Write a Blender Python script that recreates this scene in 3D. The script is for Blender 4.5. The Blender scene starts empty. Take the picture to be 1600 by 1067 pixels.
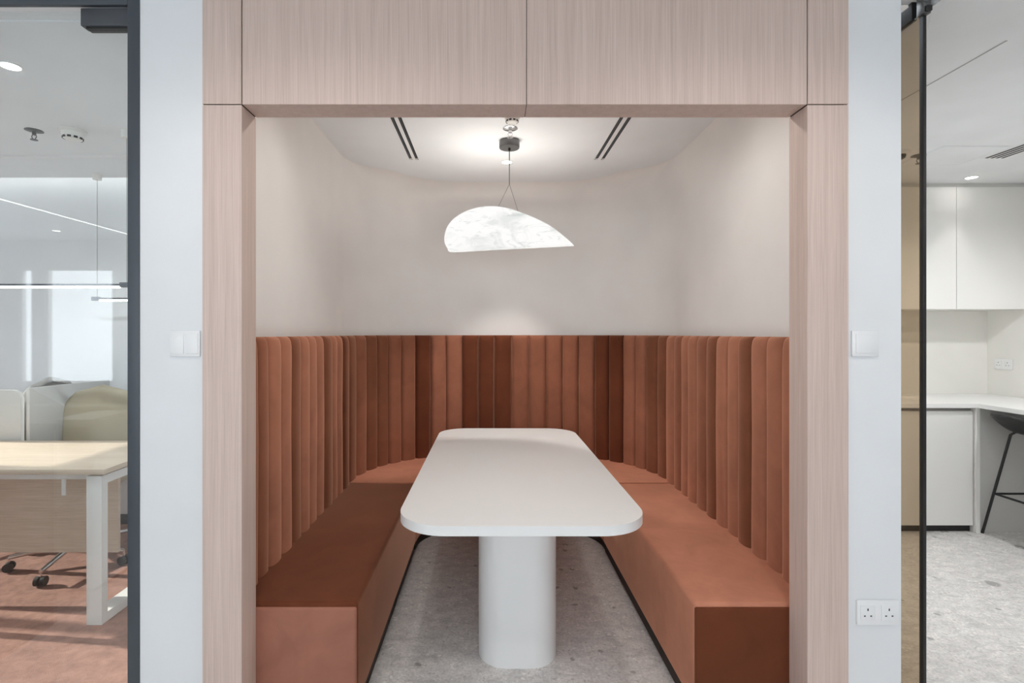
import bpy, bmesh, math, random
from mathutils import Vector, Matrix
random.seed(7)
sc = bpy.context.scene
COL = sc.collection

# ------------------------------------------------------------------ camera, world, sun, exposure
H = 1.45
cam_d = bpy.data.cameras.new('camera'); cam = bpy.data.objects.new('camera', cam_d); COL.objects.link(cam)
cam.location = (0, 0, H); cam.rotation_euler = (math.pi/2, 0, 0)
cam_d.sensor_width = 36; cam_d.lens = 18; cam_d.shift_x = 35/1600; cam_d.shift_y = -12.5/1600
cam_d.clip_start = .05
sc.camera = cam

w = bpy.data.worlds.new('world'); sc.world = w; w.use_nodes = True
bg = w.node_tree.nodes['Background']; bg.inputs[0].default_value = (.86, .93, 1, 1); bg.inputs[1].default_value = 3.4

sun_d = bpy.data.lights.new('sun', 'SUN'); sun_d.energy = 6; sun_d.angle = .01; sun_d.color = (1, .94, .86)
sun = bpy.data.objects.new('sun', sun_d); COL.objects.link(sun)
sun.rotation_euler = Vector((1, -.10, -.42)).to_track_quat('-Z', 'Y').to_euler()

vs = sc.view_settings
sc.display_settings.display_device = 'sRGB'
vs.view_transform = 'Standard'; vs.look = 'None'; vs.gamma = 1; vs.use_curve_mapping = False
vs.exposure = .65
sc.cycles.max_bounces = 10; sc.cycles.diffuse_bounces = 6; sc.cycles.glossy_bounces = 4
sc.cycles.transparent_max_bounces = 16; sc.cycles.caustics_reflective = False; sc.cycles.caustics_refractive = False
sc.cycles.sample_clamp_indirect = 6

# ------------------------------------------------------------------ materials
MATS = {}
def mat(name, col, rough=.6, metal=0, spec=.5, emit=None, estr=0, sheen=0, sheen_tint=None, sheen_rough=.5):
    m = bpy.data.materials.new(name); m.use_nodes = True
    b = m.node_tree.nodes['Principled BSDF']
    b.inputs['Base Color'].default_value = (*col, 1); b.inputs['Roughness'].default_value = rough
    b.inputs['Metallic'].default_value = metal; b.inputs['Specular IOR Level'].default_value = spec
    if emit: b.inputs['Emission Color'].default_value = (*emit, 1); b.inputs['Emission Strength'].default_value = estr
    if sheen:
        b.inputs['Sheen Weight'].default_value = sheen; b.inputs['Sheen Roughness'].default_value = sheen_rough
        b.inputs['Sheen Tint'].default_value = (*sheen_tint, 1)
    MATS[name] = m
    return m
def nodes(m): return m.node_tree.nodes, m.node_tree.links, m.node_tree.nodes['Principled BSDF']
def texco(m, scale=(1, 1, 1), obj=True):
    N, L, b = nodes(m)
    tc = N.new('ShaderNodeTexCoord'); mp = N.new('ShaderNodeMapping'); mp.inputs['Scale'].default_value = scale
    L.new(tc.outputs['Object'], mp.inputs['Vector']); return mp.outputs[0]
def ramp(N, stops):
    r = N.new('ShaderNodeValToRGB'); e = r.color_ramp.elements
    while len(e) < len(stops): e.new(.5)
    for x, (p, c) in zip(e, stops): x.position = p; x.color = (*c, 1)
    return r
def noise(N, L, vec, scale, detail=3, rough=.55, dist=0):
    n = N.new('ShaderNodeTexNoise'); n.inputs['Scale'].default_value = scale; n.inputs['Detail'].default_value = detail
    n.inputs['Roughness'].default_value = rough; n.inputs['Distortion'].default_value = dist; L.new(vec, n.inputs['Vector']); return n
def mix(N, L, fac, a, b, mode='MIX'):
    x = N.new('ShaderNodeMix'); x.data_type = 'RGBA'; x.blend_type = mode
    for s, v in ((x.inputs[0], fac), (x.inputs[6], a), (x.inputs[7], b)):
        if hasattr(v, 'links') or hasattr(v, 'is_linked'): L.new(v, s)
        elif isinstance(v, tuple): s.default_value = (*v, 1)
        else: s.default_value = v
    return x.outputs[2]
def bump(m, height, strength=.2, dist=.01):
    N, L, b = nodes(m); bp = N.new('ShaderNodeBump'); bp.inputs['Strength'].default_value = strength
    bp.inputs['Distance'].default_value = dist; L.new(height, bp.inputs['Height']); L.new(bp.outputs[0], b.inputs['Normal'])

def plaster(name, col, rough=.75):
    m = mat(name, col, rough, spec=.3); N, L, b = nodes(m); v = texco(m)
    n = noise(N, L, v, 2.5, 2); r = ramp(N, [(.3, tuple(c*.97 for c in col)), (.7, tuple(min(1, c*1.03) for c in col))])
    L.new(n.outputs[0], r.inputs[0]); L.new(r.outputs[0], b.inputs['Base Color'])
    n2 = noise(N, L, v, 260, 2); bump(m, n2.outputs[0], .04, .002); return m
plaster('wall_white', (.745, .755, .765)); plaster('wall_booth', (.80, .775, .745)); plaster('ceiling_white', (.79, .80, .81)); plaster('wall_cream', (.78, .765, .725))

def wood(name, stops, sc_=(90, 90, 1.6)):
    m = mat(name, stops[1], .5, spec=.35); N, L, b = nodes(m); v = texco(m, sc_)
    n = noise(N, L, v, 3.2, 5, .62); n2 = noise(N, L, texco(m, (sc_[0]*.16, sc_[1]*.16, sc_[2]*.35)), 1.8, 3)
    r = ramp(N, [(.30, stops[0]), (.5, stops[1]), (.72, stops[2])]); L.new(n.outputs[0], r.inputs[0])
    r2 = ramp(N, [(.3, (.93, .92, .91)), (.7, (1.05, 1.05, 1.06))]); L.new(n2.outputs[0], r2.inputs[0])
    L.new(mix(N, L, 1.0, r.outputs[0], r2.outputs[0], 'MULTIPLY'), b.inputs['Base Color']); bump(m, n.outputs[0], .05, .002); return m
wood('veneer', ((.50, .385, .33), (.595, .468, .408), (.665, .535, .475)), (150, 150, 1.2))
wood('desk_wood', ((.56, .45, .35), (.64, .53, .42), (.69, .58, .47)), (2, 60, 60))

def velvet(name, col):
    m = mat(name, col, .85, spec=.12, sheen=.8, sheen_tint=(1, .54, .36), sheen_rough=.36); N, L, b = nodes(m); v = texco(m)
    n = noise(N, L, v, 5, 4, .6, .4); n2 = noise(N, L, v, 420, 2)
    r = ramp(N, [(.28, tuple(c*.84 for c in col)), (.72, tuple(c*1.14 for c in col))]); L.new(n.outputs[0], r.inputs[0])
    L.new(r.outputs[0], b.inputs['Base Color']); bump(m, n2.outputs[0], .12, .001); return m
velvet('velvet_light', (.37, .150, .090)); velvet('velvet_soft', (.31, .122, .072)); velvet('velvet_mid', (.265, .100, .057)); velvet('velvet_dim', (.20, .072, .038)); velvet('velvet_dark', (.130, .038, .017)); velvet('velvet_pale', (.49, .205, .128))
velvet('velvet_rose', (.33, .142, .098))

def terrazzo(name, base, chips, dark):
    m = mat(name, base, .42, spec=.4); N, L, b = nodes(m); v = texco(m)
    nd = noise(N, L, v, 9, 3); vd = N.new('ShaderNodeVectorMath'); vd.operation = 'MULTIPLY_ADD'
    L.new(nd.outputs[1], vd.inputs[0]); vd.inputs[1].default_value = (.06, .06, .06); L.new(v, vd.inputs[2]); v2 = vd.outputs[0]
    n = noise(N, L, texco(m, (1, 1.5, 1)), 13, 8, .75, .6); r = ramp(N, [(.34, tuple(c*.78 for c in base)), (.64, tuple(min(1, c*1.16) for c in base))]); L.new(n.outputs[0], r.inputs[0])
    col = r.outputs[0]
    for scale, th, c, lo in ((60, .87, chips, .0), (22, .955, dark, 0), (10, .965, dark, 0), (40, .88, tuple(min(1, x*1.25) for x in base), 0)):
        vo = N.new('ShaderNodeTexVoronoi'); vo.inputs['Scale'].default_value = scale; L.new(v2, vo.inputs['Vector'])
        sep = N.new('ShaderNodeSeparateColor'); L.new(vo.outputs['Color'], sep.inputs[0])
        g = N.new('ShaderNodeMath'); g.operation = 'GREATER_THAN'; g.inputs[1].default_value = th; L.new(sep.outputs[0 if scale > 30 else 1], g.inputs[0])
        d = N.new('ShaderNodeMapRange'); d.inputs[1].default_value = .28; d.inputs[2].default_value = .42; d.inputs[3].default_value = .8; d.inputs[4].default_value = 0
        L.new(vo.outputs['Distance'], d.inputs[0])
        k = N.new('ShaderNodeMath'); k.operation = 'MULTIPLY'; L.new(g.outputs[0], k.inputs[0]); L.new(d.outputs[0], k.inputs[1])
        col = mix(N, L, k.outputs[0], col, c)
    n3 = noise(N, L, v, 90, 3, .7); r3 = ramp(N, [(.35, (.80, .80, .80)), (.65, (1.08, 1.08, 1.08))]); L.new(n3.outputs[0], r3.inputs[0])
    L.new(mix(N, L, 1.0, col, r3.outputs[0], 'MULTIPLY'), b.inputs['Base Color']); return m
terrazzo('terrazzo', (.735, .71, .685), (.54, .505, .475), (.32, .30, .29))
def carpet(name, col):
    m = mat(name, col, .95, spec=.1); N, L, b = nodes(m); v = texco(m)
    n = noise(N, L, v, 14, 6, .75); r = ramp(N, [(.3, tuple(c*.68 for c in col)), (.7, tuple(c*1.25 for c in col))]); L.new(n.outputs[0], r.inputs[0]); L.new(r.outputs[0], b.inputs['Base Color'])
    n2 = noise(N, L, v, 300, 2); bump(m, n2.outputs[0], .4, .004)
carpet('carpet', (.33, .185, .145))
mat('table_white', (.80, .80, .79), .38, spec=.5)
mat('laminate_white', (.80, .79, .76), .4); mat('laminate_grey', (.62, .61, .59), .5); mat('worktop', (.82, .815, .80), .35)
mat('plastic_white', (.79, .79, .79), .4); mat('plastic_cream', (.78, .76, .72), .45); mat('black', (.012, .012, .012), .5); mat('black_metal', (.015, .015, .016), .4)
mat('dark_frame', (.055, .065, .078), .45, .0); mat('charcoal', (.06, .066, .076), .5); mat('grey_metal', (.17, .17, .17), .36, .8); mat('chrome', (.75, .75, .75), .18, 1); mat('steel', (.6, .6, .6), .3, 1)
mat('cable', (.18, .17, .165), .6); mat('white_metal', (.80, .79, .77), .4); mat('khaki', (.42, .37, .27), .85); mat('chair_grey', (.46, .44, .42), .85); mat('screen_felt', (.58, .58, .57), .9)
mat('slot_black', (.006, .006, .006), .6); mat('groove_grey', (.42, .42, .42), .7); mat('brown_laminate', (.20, .155, .13), .5)
mat('lamp_glow', (.9, .9, .9), .5, emit=(1, .97, .92), estr=14); mat('linear_glow', (.9, .9, .9), .5, emit=(1, .98, .95), estr=6); mat('cove_glow', (.9, .9, .9), .5, emit=(1, .88, .72), estr=1.1)
mat('plinth_brown', (.03, .017, .012), .7); mat('carcass_gap_shade', (.30, .285, .27), .6); mat('seam_dark', (.04, .03, .026), .8)

def glass(name, tint, ior=1.5, rough=0.0):
    m = bpy.data.materials.new(name); m.use_nodes = True; N, L = m.node_tree.nodes, m.node_tree.links; N.clear()
    o = N.new('ShaderNodeOutputMaterial'); t = N.new('ShaderNodeBsdfTransparent'); t.inputs[0].default_value = (*tint, 1)
    g = N.new('ShaderNodeBsdfGlossy'); g.inputs['Roughness'].default_value = rough; f = N.new('ShaderNodeFresnel')
    ge = N.new('ShaderNodeNewGeometry'); mr = N.new('ShaderNodeMapRange'); mr.inputs[3].default_value = ior; mr.inputs[4].default_value = 1/ior   # same index seen from both faces of the sheet
    L.new(ge.outputs['Backfacing'], mr.inputs[0]); L.new(mr.outputs[0], f.inputs[0])
    x = N.new('ShaderNodeMixShader'); L.new(f.outputs[0], x.inputs[0]); L.new(t.outputs[0], x.inputs[1]); L.new(g.outputs[0], x.inputs[2]); L.new(x.outputs[0], o.inputs[0])
    MATS[name] = m
glass('glass_clear', (.945, .968, .966), 1.62); glass('glass_bronze', (.765, .685, .59)); glass('glass_window', (.98, .985, .985))

def marble_glow():
    m = mat('alabaster', (.14, .14, .138), .5, spec=.15); N, L, b = nodes(m); v = texco(m, (1, 1, 1.6))
    n = noise(N, L, v, 4.5, 5, .55, 1.2); n2 = noise(N, L, texco(m, (3, 3, 9)), 2.2, 4, .6, 2.2)
    r = ramp(N, [(.36, (.79, .81, .80)), (.50, (1, .995, .98)), (.75, (1, 1, .99))]); L.new(n.outputs[0], r.inputs[0])
    r2 = ramp(N, [(.34, (.80, .82, .81)), (.43, (1, 1, 1)), (.9, (1, 1, 1))]); L.new(n2.outputs[0], r2.inputs[0])
    c = mix(N, L, 1.0, r.outputs[0], r2.outputs[0], 'MULTIPLY')
    L.new(c, b.inputs['Emission Color']); b.inputs['Emission Strength'].default_value = .57
marble_glow()

# ------------------------------------------------------------------ mesh helpers
def tag(o, label, cat, group=None, kind=None):
    o['label'] = label; o['category'] = cat
    if group: o['group'] = group
    if kind: o['kind'] = kind
    return o
def empty(name, loc=(0, 0, 0), rz=0):
    o = bpy.data.objects.new(name, None); COL.objects.link(o); o.location = loc; o.rotation_euler = (0, 0, rz); o.empty_display_size = .1; return o
def obj(name, bm, m, parent=None, smooth=None):
    me = bpy.data.meshes.new(name); bmesh.ops.recalc_face_normals(bm, faces=bm.faces)
    bm.to_mesh(me); bm.free(); me.materials.append(MATS[m])
    if smooth is not None:
        for p in me.polygons: p.use_smooth = True
        me.set_sharp_from_angle(angle=math.radians(smooth))
    o = bpy.data.objects.new(name, me); COL.objects.link(o)
    if parent: o.parent = parent
    return o
def add_box(bm, x0, x1, y0, y1, z0, z1, bev=0, seg=2):
    b2 = bmesh.new(); bmesh.ops.create_cube(b2, size=1)
    for v in b2.verts: v.co = Vector(((x0+x1)/2+v.co.x*(x1-x0), (y0+y1)/2+v.co.y*(y1-y0), (z0+z1)/2+v.co.z*(z1-z0)))
    if bev: bmesh.ops.bevel(b2, geom=b2.edges[:], offset=bev, segments=seg, affect='EDGES', profile=.5)
    me = bpy.data.meshes.new('t'); b2.to_mesh(me); b2.free(); bm.from_mesh(me); bpy.data.meshes.remove(me)
def box(name, ext, m, parent=None, bev=0, seg=2):
    bm = bmesh.new(); add_box(bm, *ext, bev=bev, seg=seg); return obj(name, bm, m, parent, 40 if bev else None)
def add_tube(bm, pts, r, n=10, cap=True):
    pts = [Vector(p) for p in pts]; rings = []; up = None
    for i, p in enumerate(pts):
        d = (pts[min(i+1, len(pts)-1)]-pts[max(i-1, 0)]).normalized()
        a = d.cross(Vector((0, 0, 1)) if abs(d.z) < .95 else Vector((1, 0, 0))).normalized() if up is None else (up-d*up.dot(d)).normalized()
        up = a; c = d.cross(a); rr = r[i] if isinstance(r, (list, tuple)) else r
        rings.append([bm.verts.new(p+(a*math.cos(t)+c*math.sin(t))*rr) for t in [2*math.pi*k/n for k in range(n)]])
    for A, B in zip(rings, rings[1:]):
        for k in range(n): bm.faces.new((A[k], A[(k+1) % n], B[(k+1) % n], B[k]))
    if cap: bm.faces.new(rings[0][::-1]); bm.faces.new(rings[-1])
def tube(name, pts, r, m, parent=None, n=10):
    bm = bmesh.new(); add_tube(bm, pts, r, n); return obj(name, bm, m, parent, 50)
def add_lathe(bm, prof, c=(0, 0, 0), n=32):
    rings = []
    for r, z in prof:
        if r < 1e-6: rings.append([bm.verts.new((c[0], c[1], c[2]+z))])
        else: rings.append([bm.verts.new((c[0]+r*math.cos(2*math.pi*k/n), c[1]+r*math.sin(2*math.pi*k/n), c[2]+z)) for k in range(n)])
    for A, B in zip(rings, rings[1:]):
        for k in range(n):
            q = [A[k % len(A)], A[(k+1) % len(A)], B[(k+1) % len(B)], B[k % len(B)]]
            u = [];  [u.append(x) for x in q if x not in u]
            if len(u) > 2: bm.faces.new(u)
def lathe(name, prof, m, parent=None, c=(0, 0, 0), n=32, ang=35):
    bm = bmesh.new(); add_lathe(bm, prof, c, n); return obj(name, bm, m, parent, ang)
def add_prism(bm, poly, z0, z1, bev=0, seg=3):
    b2 = bmesh.new(); lo = [b2.verts.new((x, y, z0)) for x, y in poly]; hi = [b2.verts.new((x, y, z1)) for x, y in poly]; n = len(poly)
    b2.faces.new(lo[::-1]); b2.faces.new(hi)
    for k in range(n): b2.faces.new((lo[k], lo[(k+1) % n], hi[(k+1) % n], hi[k]))
    if bev:
        ed = [e for e in b2.edges if abs(e.verts[0].co.z-e.verts[1].co.z) < 1e-6]
        bmesh.ops.bevel(b2, geom=ed, offset=bev, segments=seg, affect='EDGES', profile=.5)
    me = bpy.data.meshes.new('t'); b2.to_mesh(me); b2.free(); bm.from_mesh(me); bpy.data.meshes.remove(me)
def prism(name, poly, z0, z1, m, parent=None, bev=0, ang=40):
    bm = bmesh.new(); add_prism(bm, poly, z0, z1, bev); return obj(name, bm, m, parent, ang)
def round_rect(x0, x1, y0, y1, r, n=14, p=1.0):
    out = []
    for cx, cy, a0 in ((x1-r, y1-r, 0), (x0+r, y1-r, 90), (x0+r, y0+r, 180), (x1-r, y0+r, 270)):
        for k in range(n+1):
            a = math.radians(a0+90*k/n); out.append((cx+r*math.cos(a), cy+r*math.sin(a)))
    return out
def structure(o, label, cat): return tag(o, label, cat, kind='structure')
def copy_tree(o, parent=None):
    c = o.copy(); COL.objects.link(c); c.parent = parent
    for ch in list(o.children): copy_tree(ch, c)
    return c

# ------------------------------------------------------------------ plan dimensions
WY0, WY1 = 1.790, 1.887           # corridor face and room face of the front wall
CZ, CZ2, CZ3 = 2.66, 2.60, 2.62              # ceilings: corridor and booth / office and pantry
XL, XR, YA, R = -.945, 1.216, 3.45, .75    # backrest line of the booth: two straights, two quarter circles, flat back
L1 = YA-WY1; LA = math.pi/2*R; LF = (XR-XL)-2*R; TOT = 2*L1+2*LA+LF
def path(s, off=0.0):
    """point on the backrest line at length s; off > 0 moves into the booth"""
    if s <= L1: return Vector((XL+off, WY1+s))
    s -= L1
    if s <= LA:
        a = s/R; c = Vector((XL+R, YA)); return c+Vector((-math.cos(a), math.sin(a)))*(R-off)
    s -= LA
    if s <= LF: return Vector((XL+R+s, YA+R-off))
    s -= LF
    if s <= LA:
        a = s/R; c = Vector((XR-R, YA)); return c+Vector((math.sin(a), math.cos(a)))*(R-off)
    s -= LA
    return Vector((XR-off, YA-s))
def samples(s0, s1, step=.06):
    n = max(1, int(math.ceil((s1-s0)/step))); return [s0+(s1-s0)*k/n for k in range(n+1)]

# ------------------------------------------------------------------ floors, walls, ceilings
structure(box('floor', (-7, 6, -3.1, 4.5, -.1, 0), 'terrazzo'), 'speckled pale grey stone floor running under booth and pantry', 'floor')
structure(box('floor_office', (-6, -1.13, WY0+.02, 3.99, 0, .004), 'carpet'), 'terracotta carpet floor of the office behind the glass', 'floor')

bm = bmesh.new()
ss = [0]+samples(L1, L1+LA, .04)+samples(L1+LA+LF, TOT-L1, .04)+[TOT]
ring = []
for s in ss:                                             # the curved part turns into the ceiling with a soft cove
    e = min(max(0, (s-L1-.05)/.45), max(0, (TOT-L1-.05-s)/.45), 1); rf = .004+.17*e*e*(3-2*e)
    prof = [(-.06, 0), (-.06, 1.2)]+[(-.06+rf*(1-math.cos(a)), CZ-rf+rf*math.sin(a)-.0005) for a in [math.pi/2*k/8 for k in range(9)]]+[(-.16, CZ-.0005), (-.16, 0)]
    ring.append([bm.verts.new((path(s, d).x, path(s, d).y, z)) for d, z in prof])
NP = len(ring[0])
for A, B in zip(ring, ring[1:]):
    for k in range(NP): bm.faces.new((A[k], B[k], B[(k+1) % NP], A[(k+1) % NP]))
bm.faces.new(ring[0]); bm.faces.new(ring[-1][::-1])
structure(obj('wall_booth', bm, 'wall_booth', None, 30), 'warm white curved wall wrapping the booth above the velvet backrest', 'wall')
bm = bmesh.new(); add_prism(bm, [tuple(path(s, -.16)) for s in ss], CZ, CZ+.06)
structure(obj('ceiling_booth', bm, 'ceiling_white'), 'white booth ceiling with slot diffusers and pendant canopy', 'ceiling')

structure(box('wall_left', (-1.222, -.997, WY0, WY1, 0, CZ), 'wall_white'), 'white wall strip between black glass door frame and wood portal', 'wall')
structure(box('wall_right', (1.246, 1.4385, WY0, WY1, 0, CZ), 'wall_white'), 'white wall strip between wood portal and bronze glass door', 'wall')
structure(box('wall_front_far', (2.75, 6, WY0, WY1, 0, CZ), 'wall_white'), 'white corridor wall beyond the pantry opening', 'wall')
structure(box('wall_front_near', (-7, -2.75, WY0, WY1, 0, CZ), 'wall_white'), 'white corridor wall beyond the office glass', 'wall')
structure(box('ceiling_corridor', (-7, 6, -3.1, WY1, CZ, CZ+.08), 'ceiling_white'), 'white corridor ceiling in front of the booth', 'ceiling')
structure(box('wall_corridor_left', (-7.1, -7, -3.1, WY1, 0, CZ), 'wall_white'), 'white end wall of the corridor past the office', 'wall')
structure(box('wall_corridor_right', (6, 6.1, -3.1, WY1, 0, CZ), 'wall_white'), 'white end wall of the corridor past the pantry', 'wall')
structure(box('wall_over_door', (-2.75, -1.222, WY0+.013, WY1, 2.605, CZ), 'ceiling_white'), 'white lintel above the office glass door', 'lintel')
# corridor back wall with window openings
WINS = [(-6.10, -5.92), (-5.76, -4.87), (-4.2, -3.0), (-2.8, -1.6), (-1.4, -.2), (0.0, 1.2), (1.4, 2.6)]
bm = bmesh.new(); x = -7
for a, b in WINS: add_box(bm, x, a, -3.1, -3, .8, 2.3); x = b
add_box(bm, x, 6, -3.1, -3, .8, 2.3); add_box(bm, -7, 6, -3.1, -3, 0, .8); add_box(bm, -7, 6, -3.1, -3, 2.3, CZ)
structure(obj('wall_back', bm, 'wall_white'), 'white window wall of the corridor mirrored in the office glass', 'wall')
for i, (a, b) in enumerate(WINS):
    wn = structure(empty('window_%d' % (i+1), (0, 0, 0)), 'daylit corridor window %s of the row facing the booth' % ('with a narrow pane', 'with a wide pane nearest the narrow one', 'third along', 'fourth along', 'fifth along', 'sixth along', 'last along')[i], 'window')
    bm = bmesh.new()
    for e in ((a, a+.03, -3.08, -3.02, .8, 2.3), (b-.03, b, -3.08, -3.02, .8, 2.3), (a+.03, b-.03, -3.08, -3.02, .8, .83), (a+.03, b-.03, -3.08, -3.02, 2.27, 2.3)): add_box(bm, *e)
    obj('window_frame', bm, 'plastic_white', wn); box('pane', (a+.03, b-.03, -3.054, -3.046, .83, 2.27), 'glass_window', wn)

# office shell
structure(box('wall_office_back', (-6, -1.13, 3.90, 3.99, 0, CZ2+.1), 'wall_white'), 'pale office back wall washed by cove light', 'wall')
structure(box('wall_office_right', (-1.222, -1.13, WY1, 3.9, 0, CZ2+.1), 'wall_white'), 'white office side wall behind the booth', 'wall')
structure(box('ceiling_office', (-6, -1.222, WY1, 3.78, CZ2, CZ2+.06), 'ceiling_white'), 'white office ceiling with downlight, sprinkler and smoke detector', 'ceiling')
structure(box('ceiling_office_cove', (-6, -1.222, 3.78, 3.9, CZ2+.1, CZ2+.14), 'ceiling_white'), 'recessed cove above the office back wall', 'ceiling')
structure(box('baseboard_office', (-6, -1.222, 3.885, 3.90, .004, .075), 'black'), 'black skirting along the office back wall', 'skirting')
structure(box('trim_4', (-6, -1.222, 3.30, 3.325, CZ2-.012, CZ2), 'plastic_white'), 'bright white ceiling trim line across the office', 'trim')
bm = bmesh.new()
for e in ((-6.1, -6, WY1, 2.1, 0, CZ2), (-6.1, -6, 3.75, 3.99, 0, CZ2), (-6.1, -6, 2.1, 3.75, 0, .7), (-6.1, -6, 2.1, 3.75, 2.45, CZ2+.1)): add_box(bm, *e)
structure(obj('wall_office_left', bm, 'wall_white'), 'office window wall at the far end of the desks', 'wall')
wn = structure(empty('window_8'), 'large office window letting sun onto the desk', 'window')
bm = bmesh.new()
for e in ((-6.08, -6.02, 2.1, 2.14, .7, 2.45), (-6.08, -6.02, 3.71, 3.75, .7, 2.45), (-6.08, -6.02, 2.14, 3.71, .7, .74), (-6.08, -6.02, 2.14, 3.71, 2.41, 2.45), (-6.08, -6.02, 2.88, 2.96, .74, 2.41)): add_box(bm, *e)
obj('window_frame', bm, 'plastic_white', wn)
for a, b in ((2.14, 2.88), (2.96, 3.71)): box('pane', (-6.054, -6.046, a, b, .74, 2.41), 'glass_window', wn)

# pantry shell
structure(box('trim_2', (1.4385, 1.585, WY1, 4.32, 2.76, 2.80), 'black'), 'black recessed head channel above the bronze glass door', 'trim')
structure(box('wall_pantry_back', (1.38, 4.3, 4.32, 4.42, 0, CZ3+.1), 'wall_cream'), 'cream backsplash wall above the pantry worktop', 'wall')
structure(box('wall_pantry_right', (4.2, 4.3, WY1, 4.32, 0, CZ3), 'wall_cream'), 'cream pantry side wall with twin socket', 'wall')
structure(box('ceiling_pantry', (1.585, 4.3, WY0, 4.42, CZ3, CZ3+.1), 'ceiling_white'), 'white pantry ceiling with slot grille and access hatch', 'ceiling')

# ------------------------------------------------------------------ wood portal
tr = structure(empty('trim_1', (0, 0, 0)), 'pink beige oak veneer portal framing the velvet booth', 'portal')
F0 = 1.7785; G = .0018
for ext in ((-.998, -.861, F0, WY1, 0, 2.2456-G), (1.104, 1.247, F0, WY1, 0, 2.2456-G)): box('post_panel', ext, 'veneer', tr, .001, 1)
for ext in ((-.998, -.861-G, F0, WY1, 2.2456+G, CZ), (1.104+G, 1.247, F0, WY1, 2.2456+G, CZ)): box('corner_panel', ext, 'veneer', tr, .001, 1)
for ext in ((-.861+G, .1285-G*.6, F0, WY1, 2.2456, CZ), (.1285+G*.6, 1.104-G, F0, WY1, 2.2456, CZ)): box('header_panel', ext, 'veneer', tr, .001, 1)
bm = bmesh.new()
for e in ((-.985, 1.235, F0+.006, WY1-.004, 2.2465, CZ-.01),): add_box(bm, *e)
obj('joint_backing', bm, 'seam_dark', tr)

# ------------------------------------------------------------------ velvet benches and channelled backrest
def bench(name, label, x0, x1, m_cover, m_end):
    t = tag(empty(name, ((x0+x1)/2, WY1, 0)), label, 'bench', 'upholstered booth benches')
    cx = (x0+x1)/2
    def b(n, e, m, bev=0, seg=3):
        o = box(n, (e[0]-cx, e[1]-cx, e[2]-WY1, e[3]-WY1, e[4], e[5]), m, t, bev, seg); return o
    b('seat_block', (x0, x1, WY1+.012, 3.418, .06, .452), m_cover, .016)
    b('end_panel', (x0+.004, x1-.004, WY1+.002, WY1+.024, .063, .436), m_end, .009)
    b('plinth', (x0+.012, x1-.012, WY1+.03, 3.41, 0, .065), 'plinth_brown')
    return t
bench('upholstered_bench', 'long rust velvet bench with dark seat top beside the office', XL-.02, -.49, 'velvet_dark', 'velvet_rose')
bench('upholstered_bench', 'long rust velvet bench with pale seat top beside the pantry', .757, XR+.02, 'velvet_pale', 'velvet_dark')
t = tag(empty('curved_bench', (.1355, 3.9, 0)), 'curved rust velvet bench joining both long benches behind the table', 'bench', 'upholstered booth benches')
def sweep(name, prof, s0, s1, m, parent, step=.05, org=(0, 0)):
    bm = bmesh.new(); rows = []
    for s in samples(s0, s1, step):
        row = []
        for d, z in prof:
            p = path(s, d); row.append(bm.verts.new((p.x-org[0], p.y-org[1], z)))
        rows.append(row)
    n = len(prof)
    for A, B in zip(rows, rows[1:]):
        for k in range(n): bm.faces.new((A[k], B[k], B[(k+1) % n], A[(k+1) % n]))
    bm.faces.new(rows[0]); bm.faces.new(rows[-1][::-1])
    return obj(name, bm, m, parent, 35)
W = .455; s0 = 3.424-WY1; s1 = TOT-s0
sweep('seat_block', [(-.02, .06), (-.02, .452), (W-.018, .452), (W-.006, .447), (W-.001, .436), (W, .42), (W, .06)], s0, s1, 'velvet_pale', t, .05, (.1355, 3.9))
sweep('plinth', [(0, 0), (0, .065), (W-.012, .065), (W-.012, 0)], s0+.01, s1-.01, 'plinth_brown', t, .05, (.1355, 3.9))

SEAMS = [.004, .076, .187, .294, .42, .54, .666, .771, .9, 1.018, 1.165, 1.266, 1.372, 1.528, 1.700, 1.840, 1.967, 2.078, 2.201, 2.328, 2.455, 2.58, 2.71, 2.844, 2.973, 3.117, 3.26, 3.4, 3.533,
         3.661, 3.792, 3.91, 4.035, 4.152, 4.261, 4.389, 4.528, 4.67, 4.796, 4.912, 5.034, 5.171, 5.295, 5.419, 5.536, 5.661, 5.784, 5.911, 6.03, 6.139]
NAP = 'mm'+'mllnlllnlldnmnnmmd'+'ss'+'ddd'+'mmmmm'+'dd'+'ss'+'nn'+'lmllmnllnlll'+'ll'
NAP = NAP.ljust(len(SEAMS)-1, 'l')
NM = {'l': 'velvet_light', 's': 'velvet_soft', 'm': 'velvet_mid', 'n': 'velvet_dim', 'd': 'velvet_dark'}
back = tag(empty('channelled_backrest', (.1355, YA+R, 0)), 'tall vertically channelled rust velvet backrest curving around the booth', 'backrest')
sweep('backing_board', [(-.058, .02), (-.058, 1.425), (-.022, 1.425), (-.022, .02)], 0.003, TOT-.003, 'velvet_dark', back, .05, (.1355, YA+R))
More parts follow.
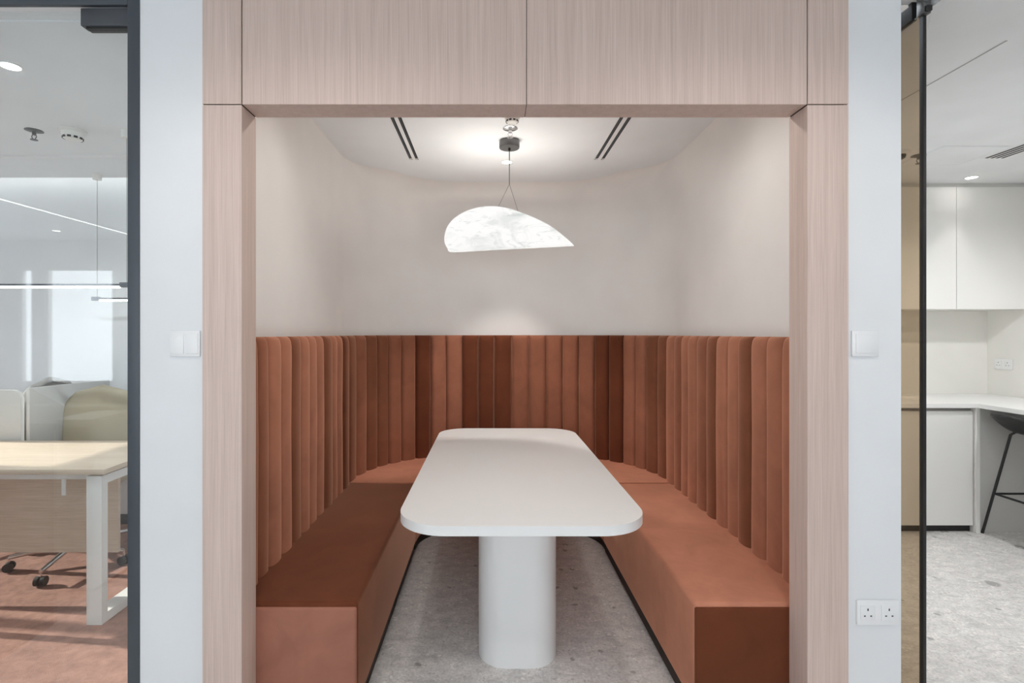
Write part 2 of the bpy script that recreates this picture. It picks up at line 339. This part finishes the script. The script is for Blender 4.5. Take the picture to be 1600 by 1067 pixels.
for i, (a, b) in enumerate(zip(SEAMS, SEAMS[1:])):
    bm = bmesh.new(); NU = 14; zs = [.40, .455, .49, .55, 1.0, 1.33, 1.39, 1.415, 1.428, 1.434, 1.436]; ze = [1, 1, 1, 1, 1, 1, .96, .82, .58, .3, .0]
    dep = .044+.003*math.sin(i*2.3)
    rows = []
    for z, e in zip(zs, ze):
        row = []
        for k in range(NU+1):
            u = -1+2*k/NU; uu = math.copysign(abs(u)**.5, u)
            prof = .74*(1-abs(uu)**7)**.8+.26*(1-uu*uu) if abs(uu) < 1 else 0
            p = path(a+(b-a)*(uu+1)/2, -.024+dep*prof*(.25+.75*e)); wob = .0015*math.sin(7*z+i)
            row.append(bm.verts.new((p.x-.1355+wob, p.y-YA-R, z)))
        rows.append(row)
    rb = [bm.verts.new((path(a+(b-a)*k/NU, -.03).x-.1355, path(a+(b-a)*k/NU, -.03).y-YA-R, 1.434)) for k in range(NU+1)]
    rows.append(rb)
    for A, B in zip(rows, rows[1:]):
        for k in range(NU): bm.faces.new((A[k], A[k+1], B[k+1], B[k]))
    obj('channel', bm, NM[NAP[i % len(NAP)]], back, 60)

# ------------------------------------------------------------------ table
t = tag(empty('meeting_table', (.129, 2.9, 0)), 'long white rounded booth table on a white pedestal', 'table')
prism('tabletop', [(x-.129, y-2.9) for x, y in round_rect(-.365, .623, 1.914, 3.892, .20)], .692, .73, 'table_white', t, .004)
prism('pedestal', [(x-.129, y-2.9) for x, y in round_rect(-.050, .302, 2.215, 3.585, .125)], 0, .692, 'table_white', t, .003)

# ------------------------------------------------------------------ pendant lamp
LX, LY = .1245, 3.217
t = tag(empty('pendant_lamp', (LX, LY, CZ)), 'glowing marbled folded leaf pendant hanging over the table', 'pendant lamp')
lathe('canopy', [(0, 0), (.063, 0), (.064, -.003), (.064, -.042), (.062, -.046), (0, -.046)], 'grey_metal', t)
lathe('cable_grip', [(0, -.046), (.007, -.046), (.007, -.060), (.004, -.064), (0, -.064)], 'black', t, n=12)
ZS = -.272
tube('cable', [(0, 0, -.06), (0, 0, ZS)], .0028, 'cable', t, 8)
# open edge of the leaf, from the rounded end over the crest to the tip (x along the leaf, z below the ceiling), and the straight fold below it
EDGE = [(-0.3215, -0.6961), (-0.3587, -0.6979), (-0.3864, -0.6823), (-0.4004, -0.6425), (-0.3932, -0.5909), (-0.365, -0.539), (-0.3217, -0.5022), (-0.2674, -0.4726), (-0.2017, -0.4518), (-0.1361, -0.4428), (-0.0665, -0.4442), (0.0112, -0.4576), (0.0897, -0.4819), (0.169, -0.5114), (0.2496, -0.5484), (0.332, -0.6027), (0.4063, -0.6591)]
FOLD = (EDGE[0], EDGE[-1])
def spline(P, u):
    n = len(P)-1; f = min(max(u*n, 0), n-1e-6); i = int(f); t_ = f-i
    p0, p1, p2, p3 = P[max(i-1, 0)], P[i], P[i+1], P[min(i+2, n)]
    return tuple(.5*((2*b)+(c-a)*t_+(2*a-5*b+4*c-d_)*t_*t_+(3*b-a-3*c+d_)*t_**3) for a, b, c, d_ in zip(p0, p1, p2, p3))
def leaf(sgn, name):
    bm = bmesh.new(); grid = []; NU, NV = 60, 12
    for i in range(NU+1):
        u = i/NU; ex, ez = spline(EDGE, u); fu = max(0, (u-.10)/.90)**1.15
        fx = FOLD[0][0]+(FOLD[1][0]-FOLD[0][0])*fu; fz = FOLD[0][1]+(FOLD[1][1]-FOLD[0][1])*fu
        sm = lambda x: min(1, max(0, x))**2*(3-2*min(1, max(0, x)))
        wd = (.13 if sgn < 0 else 0.375*sm((u-.04)/.30)*sm((.985-u)/.30))*max(0, math.sin(math.pi*min(1, max(0, u))))**(.7 if sgn < 0 else .15)
        lift = .030*math.exp(-((u-.86)/.07)**2) if sgn > 0 else 0
        row = []
        for j in range(NV+1):
            v = j/NV
            row.append(bm.verts.new((fx+(ex-fx)*v, sgn*wd*v**.75, fz+(ez+lift-fz)*(v if sgn < 0 else v**1.2))))
        grid.append(row)
    for A, B in zip(grid, grid[1:]):
        for k in range(NV): bm.faces.new((A[k], B[k], B[k+1], A[k+1]))
    bmesh.ops.remove_doubles(bm, verts=bm.verts, dist=.0006)
    o = obj(name, bm, 'alabaster', t, 60); md = o.modifiers.new('thick', 'SOLIDIFY'); md.thickness = .004; md.offset = 0; return o
leaf(-1, 'leaf_shade'); leaf(1, 'leaf_shade')
ld = bpy.data.lights.new('led_strip', 'AREA'); ld.shape = 'RECTANGLE'; ld.size = .40; ld.size_y = .03; ld.energy = 2.5; ld.color = (1, .95, .88)
lo = bpy.data.objects.new('led_strip', ld); COL.objects.link(lo); lo.parent = t; lo.location = (-.06, .05, -.62); lo.rotation_euler = (math.pi, 0, 0)
tube('suspension_wire', [(0, 0, ZS), (-.07, -.115, -.440)], .0014, 'cable', t, 6)
tube('suspension_wire', [(0, 0, ZS), (.047, -.11, -.466)], .0014, 'cable', t, 6)

# ------------------------------------------------------------------ ceiling fittings
def downlight(x, y, z, r, label, power, angle=100, blend=.6, colr=(1, .96, .91), group=None):
    t = tag(empty('downlight', (x, y, z)), label, 'downlight', group)
    lathe('trim_ring', [(r*.78, .001), (r*.8, -.004), (r, -.004), (r*1.02, .001)], 'plastic_white', t)
    lathe('lens', [(0, -.0015), (r*.8, -.0015), (r*.8, .001)], 'lamp_glow', t)
    ld = bpy.data.lights.new('lamp', 'SPOT'); ld.energy = power; ld.spot_size = math.radians(angle); ld.spot_blend = blend; ld.color = colr; ld.shadow_soft_size = r*.7
    l = bpy.data.objects.new('lamp', ld); COL.objects.link(l); l.parent = t; l.location = (0, 0, -.012)
    return t
downlight(.122, 3.61, CZ, .042, 'small round downlight behind the pendant cable', 38, 70, .4)
downlight(-.42, 2.3, CZ, .042, 'added fill light, unseen behind the header, over the bench beside the office', 13, 172, 1.0, group='added booth fill lights')  # this lamp and the next are added out of view to brighten the booth
downlight(.69, 2.3, CZ, .042, 'added fill light, unseen behind the header, over the bench beside the pantry', 14, 172, 1.0, group='added booth fill lights')
downlight(-2.06, 2.20, CZ2, .045, 'round downlight in the office ceiling near the glass door', 48, 160, .6, (.94, .98, 1))
downlight(3.61, 3.835, CZ3, .045, 'round downlight in the pantry ceiling above the worktop', 4, 55)
downlight(3.42, 2.75, CZ3, .045, 'round pantry downlight above the bar counter, nearer the doorway', 44, 160, .6, (.97, .985, 1))
downlight(2.3, 2.05, CZ3, .045, 'round pantry downlight just inside the doorway', 26, 160, .6, (.97, .985, 1))
for i, x in enumerate((-.6, .9, 2.6)):
    downlight(x, .9, CZ, .045, 'corridor downlight %s of a row along the booth wall' % ('first', 'second', 'third')[i], 14, 165, group='corridor downlights')
downlight(-5.1, -2.4, CZ, .045, 'corridor downlight mirrored in the office glass by the windows', 10, 140)
t = tag(empty('linear_ceiling_light', (-4.4, -1.8, CZ)), 'thin bright ceiling light line mirrored in the office glass', 'ceiling light')
box('diffuser', (-.012, .012, -1.0, 1.0, -.003, .0), 'linear_glow', t); box('frame', (-.018, .018, -1.01, 1.01, -.0015, .001), 'plastic_white', t)
t = tag(empty('cove_light', (-3.6, 3.815, CZ2+.062)), 'warm cove light strip hidden above the office back wall', 'cove light')
box('diffuser', (-2.3, 2.3, -.01, .01, 0, .01), 'cove_glow', t)

def diffuser(xs, label):
    cx = sum(xs)/2; t = tag(empty('slot_diffuser', (cx, 2.9, CZ)), label, 'air diffuser', 'booth slot diffusers')
    for x in xs:
        box('slot', (x-cx-.0095, x-cx+.0095, -.7, .66, -.0035, 0), 'slot_black', t)
        box('blade', (x-cx-.0035, x-cx+.0015, -.69, .64, -.0055, -.003), 'dark_frame', t)
        box('end_clip', (x-cx-.008, x-cx+.008, .625, .655, -.006, -.002), 'steel', t, .001, 1)
    bm = bmesh.new()
    for a, b in ((xs[0]-.017-cx, xs[0]-.0095-cx), (xs[1]+.0095-cx, xs[1]+.017-cx), (xs[0]+.0095-cx, xs[1]-.0095-cx)): add_box(bm, a, b, -.7, .66, -.0025, 0)
    obj('flange', bm, 'plastic_white', t)
diffuser((-.545, -.503), 'twin black slot diffuser in booth ceiling on the office side')
diffuser((.738, .783), 'twin black slot diffuser in booth ceiling on the pantry side')

def smoke_detector(x, y, z, s, label):
    t = tag(empty('smoke_detector', (x, y, z)), label, 'smoke detector')
    lathe('base', [(0, 0), (.060*s, 0), (.060*s, -.010*s), (.054*s, -.014*s), (0, -.014*s)], 'plastic_cream', t)
    lathe('body', [(.050*s, -.014*s), (.050*s, -.024*s), (.040*s, -.046*s), (.034*s, -.050*s), (0, -.050*s)], 'plastic_cream', t)
    for k in range(10):
        a = 2*math.pi*k/10; c, s_ = math.cos(a), math.sin(a)
        bm = bmesh.new(); add_box(bm, -.008*s, .008*s, -.002*s, .002*s, -.005*s, .005*s)
        bmesh.ops.rotate(bm, verts=bm.verts, matrix=Matrix.Rotation(a+math.pi/2, 3, 'Z')); bmesh.ops.translate(bm, verts=bm.verts, vec=(c*.0425*s, s_*.0425*s, -.041*s))
        obj('vent_slot', bm, 'slot_black', t)
def sprinkler(x, y, z, label, m='chrome'):
    t = tag(empty('sprinkler', (x, y, z)), label, 'sprinkler')
    lathe('escutcheon', [(0, -.001), (.042, 0), (.044, -.003), (.03, -.008), (.012, -.010), (0, -.010)], m, t, n=24)
    lathe('nozzle', [(0, -.010), (.010, -.010), (.010, -.026), (0, -.026)], m, t, n=12)
    for sg in (-1, 1): tube('yoke_arm', [(sg*.009, 0, -.024), (sg*.014, 0, -.036), (sg*.004, 0, -.052)], .0025, m, t, 6)
    lathe('deflector', [(0, -.051), (.018, -.052), (.018, -.055), (0, -.056)], m, t, n=16)
smoke_detector(.125, 2.845, CZ, .8, 'white smoke detector peeking below the wood header')
sprinkler(.1215, 3.02, CZ, 'chrome sprinkler head just in front of the pendant canopy')
sprinkler(-2.58, 2.90, CZ2, 'small chrome sprinkler in the office ceiling', 'grey_metal')
smoke_detector(-2.36, 2.90, CZ2, 1.1, 'cream smoke detector in the office ceiling beside a sprinkler')
sprinkler(2.82, 3.365, CZ3, 'sprinkler seen through the bronze glass door', 'grey_metal')
t = tag(empty('dome_camera', (2.645, 3.295, CZ3)), 'small ceiling dome seen through bronze glass', 'dome camera')
lathe('base', [(0, 0), (.05, 0), (.05, -.016), (.036, -.022), (0, -.022)], 'plastic_white', t, n=24); lathe('dome', [(.03, -.022), (.026, -.04), (.012, -.05), (0, -.052)], 'black', t, n=20)

# pantry ceiling lines
structure(box('trim_5', (2.061, 2.069, 2.045, 3.25, CZ3-.0015, CZ3+.001), 'groove_grey'), 'thin grey control joint running across the pantry ceiling', 'trim')
structure(box('trim_6', (3.22, 3.228, 3.39, 3.53, CZ3-.0015, CZ3+.001), 'dark_frame'), 'short dark slot in the pantry ceiling by the grille', 'trim')
t = tag(empty('access_hatch', (3.04, 3.37, CZ3)), 'white square access hatch in the pantry ceiling', 'hatch')
box('hatch_panel', (-.20, .20, -.17, .17, -.004, 0), 'ceiling_white', t, .0015, 1)
bm = bmesh.new()
for e in ((-.21, -.204, -.18, .18, -.003, 0), (.204, .21, -.18, .18, -.003, 0), (-.204, .204, -.18, -.174, -.003, 0), (-.204, .204, .174, .18, -.003, 0)): add_box(bm, *e)
obj('hatch_frame', bm, 'ceiling_white', t)
t = tag(empty('slot_grille', (3.36, 2.85, CZ3)), 'black four slot ceiling grille near the bar counter', 'grille')
for k in range(4): box('slot', (-.06+.035*k, -.045+.035*k, -.75, .56, -.004, 0), 'slot_black', t)
box('flange', (-.075, .09, -.76, .57, -.002, 0), 'plastic_white', t)

# ------------------------------------------------------------------ office glass door
d = structure(empty('door_1', (-1.9, WY0+.04, 0)), 'clear glass office door in slim charcoal metal frame', 'door')
def db(n, e, m, bev=0): return box(n, (e[0]+1.9, e[1]+1.9, e[2]-WY0-.04, e[3]-WY0-.04, e[4], e[5]), m, d, bev, 2)
db('jamb', (-1.264, -1.222, WY0-.004, WY0+.05, 0, 2.66), 'dark_frame', .002)
db('jamb', (-2.75, -2.71, WY0-.004, WY0+.05, 0, 2.66), 'dark_frame', .002)
db('head_frame', (-2.71, -1.264, WY0-.004, WY0+.012, 2.597, 2.66), 'dark_frame', .002)
db('glass_pane', (-2.705, -1.268, WY0+.020, WY0+.030, .012, 2.590), 'glass_clear')
fit = db('patch_fitting', (-1.436, -1.266, WY0+.006, WY0+.044, 2.530, 2.592), 'charcoal', .003)
db('pivot_block', (-1.42, -1.272, WY0+.012, WY0+.04, 2.523, 2.532), 'black')
db('hinge_leaf', (-1.280, -1.266, WY0+.048, WY0+.075, 2.09, 2.165), 'charcoal', .001)

# bronze glass door, opened into the pantry
d = structure(empty('door_2', (1.553, 1.84, 0)), 'open bronze tinted glass door with black edge', 'door')
def db(n, e, m, bev=0): return box(n, (e[0]-1.553, e[1]-1.553, e[2]-1.84, e[3]-1.84, e[4], e[5]), m, d, bev, 2)
db('glass_pane', (1.548, 1.558, 1.842, 2.74, .012, 2.595), 'glass_bronze')
db('edge_seal', (1.5465, 1.5585, 1.826, 1.843, .012, 2.585), 'black', .001)
db('top_rail', (1.542, 1.562, 1.87, 2.74, 2.594, 2.755), 'black', .002)
db('hinge_clamp', (1.540, 1.568, 1.818, 1.848, 2.588, 2.66), 'grey_metal', .002)
db('hinge_pin', (1.545, 1.565, 1.808, 1.818, 2.592, 2.612), 'black', .002)

# ------------------------------------------------------------------ switches and sockets
t = tag(empty('light_switch', (-1.062, WY0, 1.415)), 'white two gang switch plate left of the wood portal', 'switch')
box('plate', (-.053, .053, -.008, 0, -.045, .045), 'plastic_white', t, .003)
for x in (-.025, .025): box('rocker', (x-.0225, x+.0225, -.011, -.007, -.036, .036), 'plastic_white', t, .0015)
t = tag(empty('light_switch', (1.309, WY0, 1.415)), 'white single switch plate right of the wood portal', 'switch')
box('plate', (-.047, .047, -.008, 0, -.045, .045), 'plastic_white', t, .003); box('rocker', (-.035, .035, -.011, -.007, -.033, .033), 'plastic_white', t, .0015)
def socket(loc, rz, label):
    t = tag(empty('power_socket', loc, rz), label, 'socket')
    box('plate', (-.073, .073, -.009, 0, -.043, .043), 'plastic_white', t, .003)
    for cx in (-.037, .037):
        o = box('outlet', (cx-.026, cx+.026, -.0105, -.008, -.026, .026), 'plastic_white', t, .001)
        for i, (x, z, w_, h_) in enumerate(((cx, .012, .004, .008), (cx-.011, -.010, .006, .004), (cx+.011, -.010, .006, .004))):
            box('pin_hole', (x-w_/2, x+w_/2, -.0112, -.0095, z-h_/2, z+h_/2), 'slot_black', o)
socket((1.352, WY0, .478), 0, 'white twin power socket low on the wall strip beside portal')
socket((4.2, 4.18, 1.20), math.pi/2, 'white twin power socket on the cream pantry side wall')
for o in bpy.data.objects:
    if o.name == 'power_socket.001': o.rotation_euler.z = -math.pi/2

# ------------------------------------------------------------------ pantry joinery
def base_cabinet(x0, x1, label):
    t = tag(empty('base_cabinet', (x0, 3.73, 0)), label, 'cabinet', 'pantry base cabinets'); wd = x1-x0
    box('body', (.0, wd, .022, .58, .05, .905), 'carcass_gap_shade', t)  # body colour darkened to paint the shade in door gaps and top recess
    box('door', (.002, wd-.004, 0, .02, .052, .885), 'laminate_white', t, .001, 1); box('plinth', (0, wd, .03, .55, 0, .05), 'black', t)
base_cabinet(2.93, 3.525, 'white base cabinet under the worktop beside the bar stool'); base_cabinet(2.33, 2.93, 'white base cabinet partly behind bronze glass, next to the corner one')
base_cabinet(1.73, 2.33, 'white base cabinet hidden behind the wall strip, farthest from the stool')
tag(box('end_panel_board', (3.53, 3.56, 3.715, 4.31, 0, .912), 'laminate_white', None, .001, 1), 'white upright side board ending the base cabinets', 'panel')
tag(box('back_board', (3.56, 4.2, 3.74, 3.76, .0, .912), 'laminate_grey', None), 'grey board under the bar counter behind the stool', 'panel')
bm = bmesh.new(); add_prism(bm, [(1.73, 3.70), (3.53, 3.70), (3.53, 2.6), (4.198, 2.6), (4.198, 4.318), (1.73, 4.318)], .912, .942, .001, 1)
tag(obj('worktop', bm, 'worktop'), 'white L shaped worktop turning into a bar counter', 'worktop')
tag(box('support_panel', (3.56, 4.198, 2.62, 2.65, 0, .912), 'laminate_white', None), 'white support panel at the near end of the bar counter', 'panel')
def upper(x0, x1, label):
    t = tag(empty('wall_cabinet', (x0, 3.98, 1.639)), label, 'cabinet', 'pantry wall cabinets'); wd = x1-x0
    box('body', (0, wd, .022, .338, .002, .940), 'laminate_white', t); box('door', (.0015, wd-.0015, 0, .02, 0, .950), 'laminate_white', t, .001, 1)
upper(1.83, 2.43, 'white wall cabinet hidden behind the wall strip'); upper(2.43, 3.03, 'white wall cabinet partly behind the bronze glass'); upper(3.03, 3.63, 'white wall cabinet just right of the bronze glass edge'); upper(3.63, 4.196, 'white wall cabinet reaching the pantry corner')

structure(box('trim_3', (1.83, 4.196, 3.992, 4.31, 2.58, CZ3), 'laminate_grey'), 'recessed shadow gap strip above the pantry wall cabinets', 'trim')
# bar stool
t = tag(empty('bar_stool', (3.80, 3.50, 0)), 'black bar stool with bucket seat tucked under the counter', 'stool')
bm = bmesh.new(); rows = []
for j in range(9):
    v = j/8; row = []
    for k in range(32):
        a = 2*math.pi*k/32; rr = .05+.17*v**.55 if v > 0 else .0
        backside = max(0, -math.cos(a))
        z = .762+.060*v**2.4+.075*backside**1.2*v**2.6
        ex = 1+.42*backside*v**2
        row.append(bm.verts.new((rr*ex*math.cos(a)*1.02, rr*math.sin(a)*.97, z)))
    rows.append(row)
for A, B in zip(rows, rows[1:]):
    for k in range(32):
        bm.faces.new((A[k], A[(k+1) % 32], B[(k+1) % 32], B[k]))
bmesh.ops.remove_doubles(bm, verts=bm.verts, dist=.0001)
o = obj('seat_shell', bm, 'black', t, 60); md = o.modifiers.new('thick', 'SOLIDIFY'); md.thickness = .012
for sx in (-1, 1):
    for sy in (-1, 1):
        tube('leg', [(sx*.05, sy*.05, .755), (sx*.10, sy*.10, .757), (sx*.118, sy*.118, .735), (sx*.22, sy*.22, 0.0)], .009, 'black_metal', t, 10)
f = .175
for a, b in (((-f, -f), (f, -f)), ((f, -f), (f, f)), ((f, f), (-f, f)), ((-f, f), (-f, -f))): tube('footrest', [(*a, .30), (*b, .30)], .008, 'black_metal', t, 8)

# ------------------------------------------------------------------ office furniture
t = tag(empty('desk', (-2.7, 2.87, 0)), 'light wood office desk with white loop leg behind glass', 'desk')
def tb(n, e, m, bev=0): return box(n, (e[0]+2.7, e[1]+2.7, e[2]-2.87, e[3]-2.87, e[4], e[5]), m, t, bev, 2)
tb('desktop', (-3.5, -1.905, 2.53, 3.21, .752, .778), 'desk_wood', .001)
def loop_leg(x0):
    bm = bmesh.new(); y0, y1 = 2.54, 3.19
    for e in ((y0, y0+.04, .004, .742), (y1-.04, y1, .004, .742), (y0+.04, y1-.04, .004, .05), (y0+.04, y1-.04, .70, .742)): add_box(bm, x0+2.7, x0+2.776, e[0]-2.87, e[1]-2.87, e[2], e[3])
    obj('loop_leg', bm, 'white_metal', t)
loop_leg(-2.0); loop_leg(-3.45)
tb('modesty_panel', (-3.37, -2.003, 2.76, 2.778, .27, .70), 'desk_wood')
tb('rail', (-3.37, -2.003, 2.60, 2.63, .71, .742), 'white_metal'); tb('rail', (-3.37, -2.003, 3.10, 3.13, .71, .742), 'white_metal')
for x in (-1.97, -3.42): tb('spacer', (x, x+.04, 2.58, 2.62, .742, .752), 'chrome')
tb('cable_hook', (-2.17, -2.15, 2.595, 2.60, .63, .715), 'white_metal')

def office_chair(loc, rz, label, m, seat_h):
    t = tag(empty('office_chair', loc, rz), label, 'chair', 'office chairs')
    for k in range(5):
        a = 2*math.pi*k/5+.35; c, s = math.cos(a), math.sin(a)
        lg = tube('base_leg', [(c*.03, s*.03, .125), (c*.17, s*.17, .105), (c*.335, s*.335, .085)], [.02, .016, .012], 'chrome', t, 8)
        tube('caster_stem', [(c*.335, s*.335, .09), (c*.335, s*.335, .055)], .006, 'chrome', lg, 8)
        for e in (-1, 1):
            px, py = c*.335-s*e*.016, s*.335+c*e*.016
            tube('caster', [(px+s*.010, py-c*.010, .03), (px-s*.010, py+c*.010, .03)], .027, 'black', lg, 14)
    tube('gas_column', [(0, 0, .12), (0, 0, seat_h-.05)], .022, 'chrome', t, 12)
    prism('seat', round_rect(-.23, .23, -.22, .24, .09), seat_h-.05, seat_h+.03, m, t, .02)
    bm = bmesh.new(); NXg, NZg = 16, 14; g = []
    for j in range(NZg+1):
        v = j/NZg; row = []
        hw = .262*(max(.0, 1-max(0, (v-.45)/.55)**3.0)**.5)*(.88+.12*v)+.004
        for i in range(NXg+1):
            u = -1+2*i/NXg
            zt = seat_h+.02+.53*v
            row.append(bm.verts.new((u*hw, -.22-.05*v+.06*u*u*(1-.3*v)*-1+.05, zt)))
        g.append(row)
    for A, B in zip(g, g[1:]):
        for i in range(NXg): bm.faces.new((A[i], A[i+1], B[i+1], B[i]))
    o = obj('backrest', bm, m, t, 60); md = o.modifiers.new('thick', 'SOLIDIFY'); md.thickness = .03; md.offset = 0
    for sg in (-1, 1): tube('back_bracket', [(sg*.06, -.12, seat_h-.03), (sg*.06, -.20, seat_h+.02), (sg*.06, -.215, seat_h+.16)], .010, 'chrome', t, 8)
    box('lever', (-.15, -.13, -.255, -.235, seat_h+.16, seat_h+.23), 'chrome', t, .004)
    return t
office_chair((-2.62, 3.26, .004), math.pi+.12, 'khaki office chair with chrome star base behind the desk', 'khaki', .53)
office_chair((-3.29, 3.55, .004), math.pi/2, 'grey office chair peeking above the low screen', 'chair_grey', .58)
t = tag(empty('desk_screen', (-2.93, 3.235, 0)), 'pale grey low desk screen turning a corner behind the khaki chair', 'screen')
o = prism('screen_panel', round_rect(0, .60, .72, 1.10, .001, 2), -.0125, .0125, 'screen_felt', t, .002)
o.rotation_euler = (math.pi/2, 0, math.radians(84)); o.location = (.013, .0, .004)
o = prism('screen_panel', [(0, .72), (-.62, .72), (-.62, 1.09), (-.05, 1.09), (-.015, 1.075), (0, 1.04)], -.0125, .0125, 'screen_felt', t, .002)
o.rotation_euler = (math.pi/2, 0, 0); o.location = (-.02, 0, .004)

def linear_pendant(x0, x1, y, z, label, drops):
    t = tag(empty('linear_pendant', ((x0+x1)/2, y, CZ2)), label, 'pendant light', 'office linear pendants'); c = (x0+x1)/2; zz = z-CZ2
    tube('housing', [(x0-c, 0, zz), (x1-c, 0, zz)], .007, 'dark_frame', t, 10)
    tube('diffuser', [(x0-c+.03, 0, zz-.012), (x1-c-.03, 0, zz-.012)], .007, 'linear_glow', t, 10)
    for x in (x0, x1): box('end_cap', (x-c-.025, x-c+.025, -.012, .012, zz-.014, zz+.014), 'charcoal', t, .002)
    for x in drops:
        tube('cable', [(x-c, 0, zz+.01), (x-c, 0, -.03)], .0015, 'cable', t, 6); lathe('canopy', [(0, 0), (.028, 0), (.028, -.045), (0, -.045)], 'plastic_cream', t, (x-c, 0, 0), 16)
linear_pendant(-4.0, -2.065, 2.9, 1.725, 'slim linear pendant light hanging above the office desk', (-2.055, -3.98))
linear_pendant(-2.83, -1.5, 3.68, 1.70, 'farther slim linear pendant ending beside the office back wall', (-2.82, -1.52))

# pieces of the corridor that show mirrored in the office glass
t = tag(empty('low_cabinet', (-2.8, 1.3, 0)), 'grey brown low cabinet mirrored in the office glass', 'cabinet')
box('body', (-.5, .63, -.23, .25, 0, .97), 'brown_laminate', t, .002); box('top', (-.51, .64, -.235, .26, .97, 1.0), 'brown_laminate', t, .002)
for x in (-.48, .08): box('door', (x, x+.53, .25, .268, .03, .95), 'brown_laminate', t, .002)

t = tag(empty('window_bench', (-5, -2.86, 0)), 'long low white bench under the corridor windows', 'bench')
box('top', (-1.95, 3.0, -.135, .14, .52, .55), 'plastic_white', t, .002); box('base', (-1.9, 2.95, -.13, .10, 0, .52), 'plastic_white', t)

t = tag(empty('open_shelf', (-2.335, .60, 0)), 'white open shelf unit mirrored in the office glass beside a brown cabinet', 'shelf')
for x in (-.135, .115): box('side_panel', (x, x+.02, -.18, .18, .03, .95), 'plastic_white', t)
for z in (.03, .42, .93): box('shelf', (-.115, .115, -.18, .18, z, z+.04), 'plastic_white', t)
box('back_panel', (-.115, .115, -.18, -.165, .07, .93), 'laminate_grey', t); box('plinth', (-.12, .12, -.16, .14, 0, .03), 'black', t)
